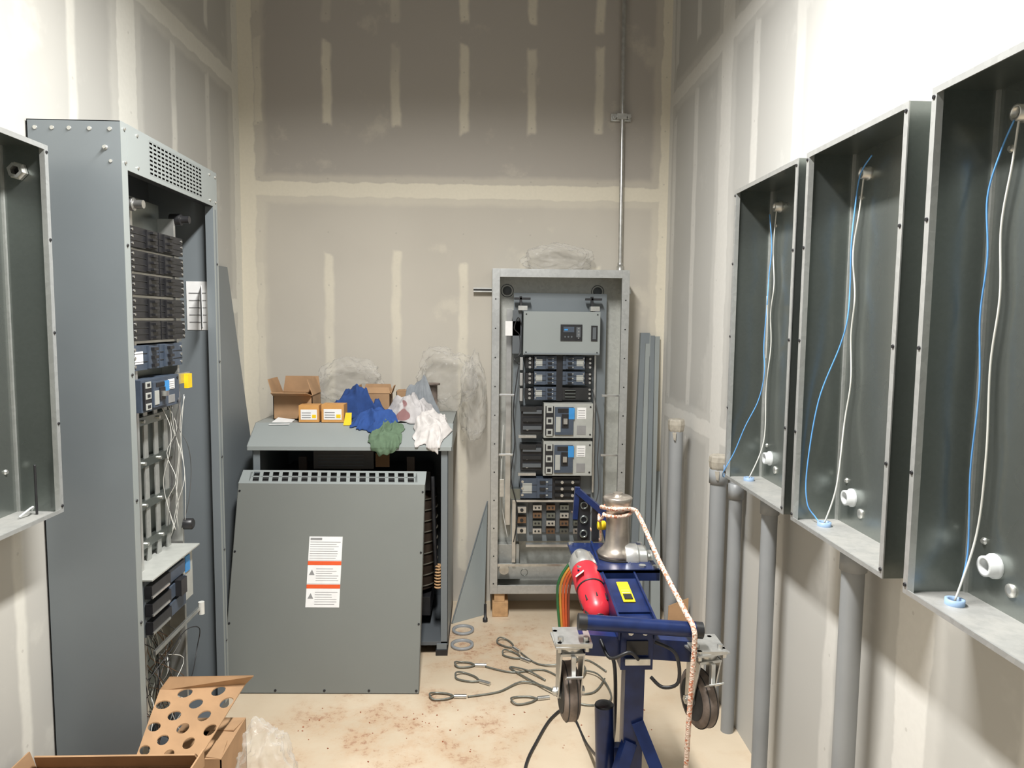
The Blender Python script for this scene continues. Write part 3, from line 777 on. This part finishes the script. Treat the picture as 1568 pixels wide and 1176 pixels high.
forkm=mat('fork_steel',(.56,.56,.54),.3,.75,.1,40)
def caster(cx,cy,zt_,ang):
    M=T((cx,cy,zt_))@RZ(ang)
    mb=MB('caster',M)
    mb.box(-.050,.050,-.05,.05,-.006,0,forkm)
    for x in (-.038,.038):
        for y in (-.038,.038): mb.lathe((x,y,-.018),(0,0,1),[(.008,0),(.008,.012)],steel,6); mb.lathe((x,y,0),(0,0,1),[(.007,0),(.007,.008)],steel,6)
    mb.lathe((0,0,-.008),(0,0,-1),[(.036,0),(.038,.004),(.034,.018),(.030,.02)],forkm,24)
    off=.02
    mb.prism([(-.034,-.036,-.034),(.034,-.036,-.034),(.034,.034,-.034),(-.034,.034,-.034)],(0,0,.008),forkm)
    for x in (-.034,.029):
        mb.prism([(x,-.036,-.026),(x,.034,-.026),(x,off+.020,-.166),(x,off-.018,-.172)],(.005,0,0),forkm)
    mb.cyl((-.046,off,-.16),(.046,off,-.16),.006,zinc,12)
    for x in (-.044,.036): mb.cyl((x,off,-.16),(x+.008,off,-.16),.013,zinc,6)
    R=.080; mb.lathe((-.022,off,-.16),(1,0,0),[(.05,.0),(R-.012,.0),(R-.004,.004),(R,.011),(R,.033),(R-.004,.040),(R-.012,.044),(.05,.044)],treads,36,None,True,False)
    mb.ring((-.012,off,-.16),(1,0,0),R,.0015,rubber,36); mb.ring((.012,off,-.16),(1,0,0),R,.0015,rubber,36)
    mb.lathe((-.024,off,-.16),(1,0,0),[(.058,0),(.058,.048)],rubber,28)
    mb.lathe((-.028,off,-.16),(1,0,0),[(.016,0),(.02,.003),(.02,.053),(.016,.056)],grayd,20)
    mb.obox((0,-.055,-.085),(.045,.03,.004),(-35,0,0),forkm)
    mb.box(-.006,.006,-.05,-.036,-.09,-.03,forkm)
    return mb.obj(.001)
P.append(caster(.247,1.91,.806,4)); P.append(caster(.622,1.91,.782,14))
fr2=MB('caster_mounts'); fr2.box(.20,.30,1.86,1.97,.806,.814,forkm); fr2.box(.575,.67,1.86,1.97,.782,.790,forkm)
for x,z in ((.215,.814),(.285,.814),(.59,.79),(.655,.79)): fr2.lathe((x,1.88,z),(0,0,1),[(.008,0),(.008,.012)],steel,6)
P.append(fr2.obj())
cp=MB('capstan')
wst=mat('worn_steel',(.44,.39,.34),.34,.8,.2,20)
cp.lathe((.448,2.32,.905),(0,0,1),[(.03,0),(.062,.002),(.064,.014),(.05,.026),(.040,.045),(.037,.10),(.038,.16),(.046,.185),(.048,.198),(.043,.202),(.018,.203),(.016,.214)],wst,36)
cp.lathe((.448,2.32,.90),(0,0,1),[(.075,0),(.075,.008)],black,28)
P.append(cp.obj())
dr=MB('drill_motor')
g0=Vector((.325,2.30,.905)); g1=Vector((.345,2.03,.818)); dd=(g1-g0).normalized()
dr.lathe(g0,dd,[(.022,-.02),(.034,0),(.042,.02),(.045,.06),(.043,.07)],alum,24)
for k in range(6):
    t=2*math.pi*k/6; q=g0+dd*.03+Vector((math.cos(t)*.042,0,math.sin(t)*.042)); dr.cyl(q,q+dd*.035,.005,steel,6)
dr.lathe(g0+dd*.07,dd,[(.041,0),(.045,.01),(.046,.08),(.042,.10),(.044,.12),(.043,.15),(.040,.19),(.032,.212),(.012,.222)],red,28)
for k in range(8):
    t=2*math.pi*k/8; q=g0+dd*.225+Vector((math.cos(t)*.041,0,math.sin(t)*.041)); dr.cyl(q,q+dd*.03,.004,black,6)
dr.ring(g0+dd*.165,dd,.043,.003,black,24)
dr.lathe(g0+dd*.288,dd,[(.014,0),(.018,.002),(.012,.006)],black,16)
sq(dr,g1+Vector((.01,.07,-.03)),g1+Vector((.03,.05,-.10)),.032,red,.045)
dr.obox(tuple(g0+dd*.13+Vector((-.028,-.004,.033))),(.03,.06,.004),(-18,-38,0),white)
dr.tube([g1+Vector((.03,.05,-.10)),g1+Vector((.05,0,-.16)),g1+Vector((.06,.05,-.4)),(.42,2.3,.2),(.42,2.7,.012),(.38,2.96,.008),(.30,2.90,.008),(.22,2.72,.008),(.17,2.57,.008),(.14,2.35,.008),(.05,2.1,.008)],.006,black,8,8)
dr.box(.375,.47,2.20,2.40,.83,.895,tblue)
dr.lathe((.468,2.30,.90),(1,0,0),[(.05,0),(.052,.005),(.052,.04),(.046,.045),(.046,.07),(.03,.075),(.03,.09)],alum,28)
P.append(dr.obj(.0015))
rp=MB('pull_rope')
ropem,nt,bb=newmat('flecked_rope'); v=coords(nt); vo=nt.nodes.new('ShaderNodeTexVoronoi'); vo.inputs['Scale'].default_value=190; nt.links.new(v,vo.inputs['Vector'])
s_=nt.nodes.new('ShaderNodeSeparateXYZ'); nt.links.new(vo.outputs['Color'],s_.inputs[0])
nt.links.new(mixc(nt,E(nt,s_.outputs[0]).step(.70,.78),srgb(212,190,174),srgb(186,120,92)),bb.inputs['Base Color']); bb.inputs['Roughness'].default_value=.85
bump(nt,bb,E(nt,vo.outputs['Distance']),.6,.003)
pts=[]
for i in range(0,16):
    a=i*math.pi/6+1.0; pts.append((.448+.045*math.cos(a),2.32+.045*math.sin(a),1.035+i*.0022))
rp.tube(pts,.0062,ropem,8,2)
rp.tube([(.40,2.36,1.06),(.43,2.275,1.075),(.49,2.29,1.07),(.51,2.26,1.05),(.535,2.08,.96),(.562,1.90,.885),(.572,1.852,.858),(.573,1.845,.80),(.563,1.84,.6),(.560,1.84,.40),(.555,1.80,.15),(.53,1.7,.012),(.40,1.55,.010)],.0075,ropem,8,8)
rp.tube([(.40,2.30,1.05),(.39,2.33,1.02),(.40,2.4,1.02),(.44,2.6,.9),(.5,3.0,.75),(.50,3.5,.7),(.5,3.93,.62)],.005,ropem,8,6)
P.append(rp.obj())
group('cable_puller',P)

b=MB('power_cable_bundle')
for k,(cn,col) in enumerate((('green',srgb(50,110,66)),('yellow',srgb(205,145,62)),('orange',srgb(205,96,50)),('orange2',srgb(196,88,46)),('brown',srgb(120,60,44)))):
    m=mat('cable_'+cn,col,.45)
    o=k*.015
    b.tube([(.42+o*.8,3.72,.03),(.405+o,3.72,.2),(.41+o,3.70,.31-o*.3),(.47+o*.4,3.70,.41-o),(.57,3.8,.46-o),(.63,3.98,.42-o),(.62,4.05,.3)],.007,m,10,6)
b.obj()

# ------------------------------------------------------------------ floor clutter
wire=mat('wire_rope',srgb(120,122,115),.4,.5,.2,60)
def sling(name,pts,loop1=None,loop2=None):
    b=MB(name); b.tube([(x,y,z) for x,y,z in pts],.0042,wire,6,8)
    for (p,ang,L) in [l for l in (loop1,loop2) if l]:
        p=Vector((*p,.009)); a=math.radians(ang); d=Vector((math.cos(a),math.sin(a),0)); n=Vector((-d.y,d.x,0))
        b.cyl(p-d*.025,p+d*.03,.009,steel,12)
        b.tube([p+d*.03,p+d*L*.45+n*L*.16,p+d*L*.85+n*L*.2,p+d*L+Vector((0,0,.01)),p+d*L*.85-n*L*.2,p+d*L*.45-n*L*.16,p+d*.03],.0042,wire,6,6)
    return b.obj()
z=.007
sling('wire_rope_sling',[(.02,3.36,z),(.15,3.30,z),(.30,3.32,z),(.42,3.20,z),(.50,3.30,.02),(.45,3.5,z)],((.0,3.37),175,.13),None)
sling('wire_rope_sling',[(-.06,3.08,z),(.08,3.12,z),(.20,3.20,.012),(.36,3.12,z),(.50,3.10,z),(.58,3.22,.012)],((-.09,3.08),178,.14),((.02,3.20),150,.16))
sling('wire_rope_sling',[(.20,3.50,z),(.28,3.38,z),(.40,3.36,.016),(.52,3.42,z),(.60,3.30,z)],((.18,3.53),125,.15),None)
sling('wire_rope_sling',[(.30,3.22,z),(.22,3.30,.016),(.14,3.34,z),(.32,3.10,.018),(.46,3.00,z),(.58,3.05,z),(.55,3.25,.02),(.42,3.32,z)],((.28,3.06),190,.15),((.22,3.42),140,.14))
for (x,y) in ((-.10,3.78),(-.10,3.60)):
    b=MB('conduit_locknut_ring'); b.lathe((x,y,0),(0,0,1),[(.052,0),(.06,0),(.06,.012),(.052,.014),(.046,.012),(.046,0)],pvc,32,None,True,False); b.obj()
b=MB('dirt_debris')
random.seed(11)
bd=mat('brick_dirt',srgb(150,92,66),.9)
for k in range(70):
    x=random.gauss(-.25,.35); y=random.gauss(2.86,.14)
    if x<-.9 or x>.9 or y>3.02: continue
    s=random.uniform(.0012,.0035); b.obox((x,y,s*.4),(s*2,s*1.5,s*.8),(random.random()*20,0,random.random()*180),bd)
b.obj()
carton('shipping_carton',-1.33,-.84,1.73,2.10,0,.33,(120,60,100,95),.005,.06)
carton('insert_carton',-1.07,-.86,2.30,2.55,0,.22,(5,5,5,5))
b=MB('perforated_cardboard_insert')
A=Vector((-1.05,2.13,.345));Bq=Vector((-.91,2.19,.255));Cq=Vector((-.875,2.60,.325));Dq=Vector((-1.07,2.34,.44))
nx,ny=5,6
def bl(u,v): return A*(1-u)*(1-v)+Bq*u*(1-v)+Cq*u*v+Dq*(1-u)*v
for i in range(nx):
    for j in range(ny):
        u0,u1=i/nx,(i+1)/nx; v0,v1=j/ny,(j+1)/ny
        um,vm=(u0+u1)/2,(v0+v1)/2; N=16
        if (i+j)%2:
            b.prism([bl(*p) for p in ((u0,v0),(u1,v0),(u1,v1),(u0,v1))],(0,0,.004),cardb); continue
        outer=[];inner=[]
        for k in range(N):
            t0=2*math.pi*k/N
            co,so_=math.cos(t0+math.pi/4),math.sin(t0+math.pi/4); mm=max(abs(co),abs(so_))
            outer.append((um+(u1-u0)/2*co/mm,vm+(v1-v0)/2*so_/mm)); inner.append((um+.42*(u1-u0)*co,vm+.42*(v1-v0)*so_))
        for k in range(N):
            l=(k+1)%N; b.prism([bl(*outer[k]),bl(*outer[l]),bl(*inner[l]),bl(*inner[k])],(0,0,.004),cardb)
b.prism([Cq,Dq,Dq+Vector((.02,.03,.03)),Cq+Vector((.03,.0,.03))],(0,0,.004),cardb)
b.obj()
b=MB('cardboard_sheet'); b.prism([(.93,3.46,0),(1.03,3.46,0),(1.04,3.475,.30),(.94,3.475,.26)],(0,-.006,0),cardb); b.obj()

# ------------------------------------------------------------------ lights
b=MB('strip_light'); b.box(-.20,.0,.95,2.15,3.27,3.33,mat('fixture_white',(.8,.8,.8),.4)); b.cyl((-.1,1.1,3.33),(-.1,1.1,4.4),.004,steel,8); b.cyl((-.1,2.0,3.33),(-.1,2.0,4.4),.004,steel,8)
fx=b.obj()
L=bpy.data.lights.new('strip_lamp','AREA'); L.shape='RECTANGLE'; L.size=.16; L.size_y=1.15; L.energy=146; L.color=(1,.985,.955); L.spread=math.radians(164)
lo=bpy.data.objects.new('strip_lamp',L); COL.objects.link(lo); lo.location=(-.1,1.58,3.262); lo.parent=fx
w=bpy.data.worlds.new('world'); SC.world=w; w.use_nodes=True; w.node_tree.nodes['Background'].inputs[0].default_value=(.97,.98,1,1); w.node_tree.nodes['Background'].inputs[1].default_value=.38

# ------------------------------------------------------------------ camera
cam=bpy.data.objects.new('camera',bpy.data.cameras.new('camera')); COL.objects.link(cam)
R=RZ(-2.3)@RX(85)@RZ(.6)
cam.matrix_world=T((0,0,1.68))@R
cam.data.sensor_width=36; cam.data.lens=36*1100/1568; cam.data.clip_start=.02
SC.camera=cam
SC.view_settings.view_transform='Standard'
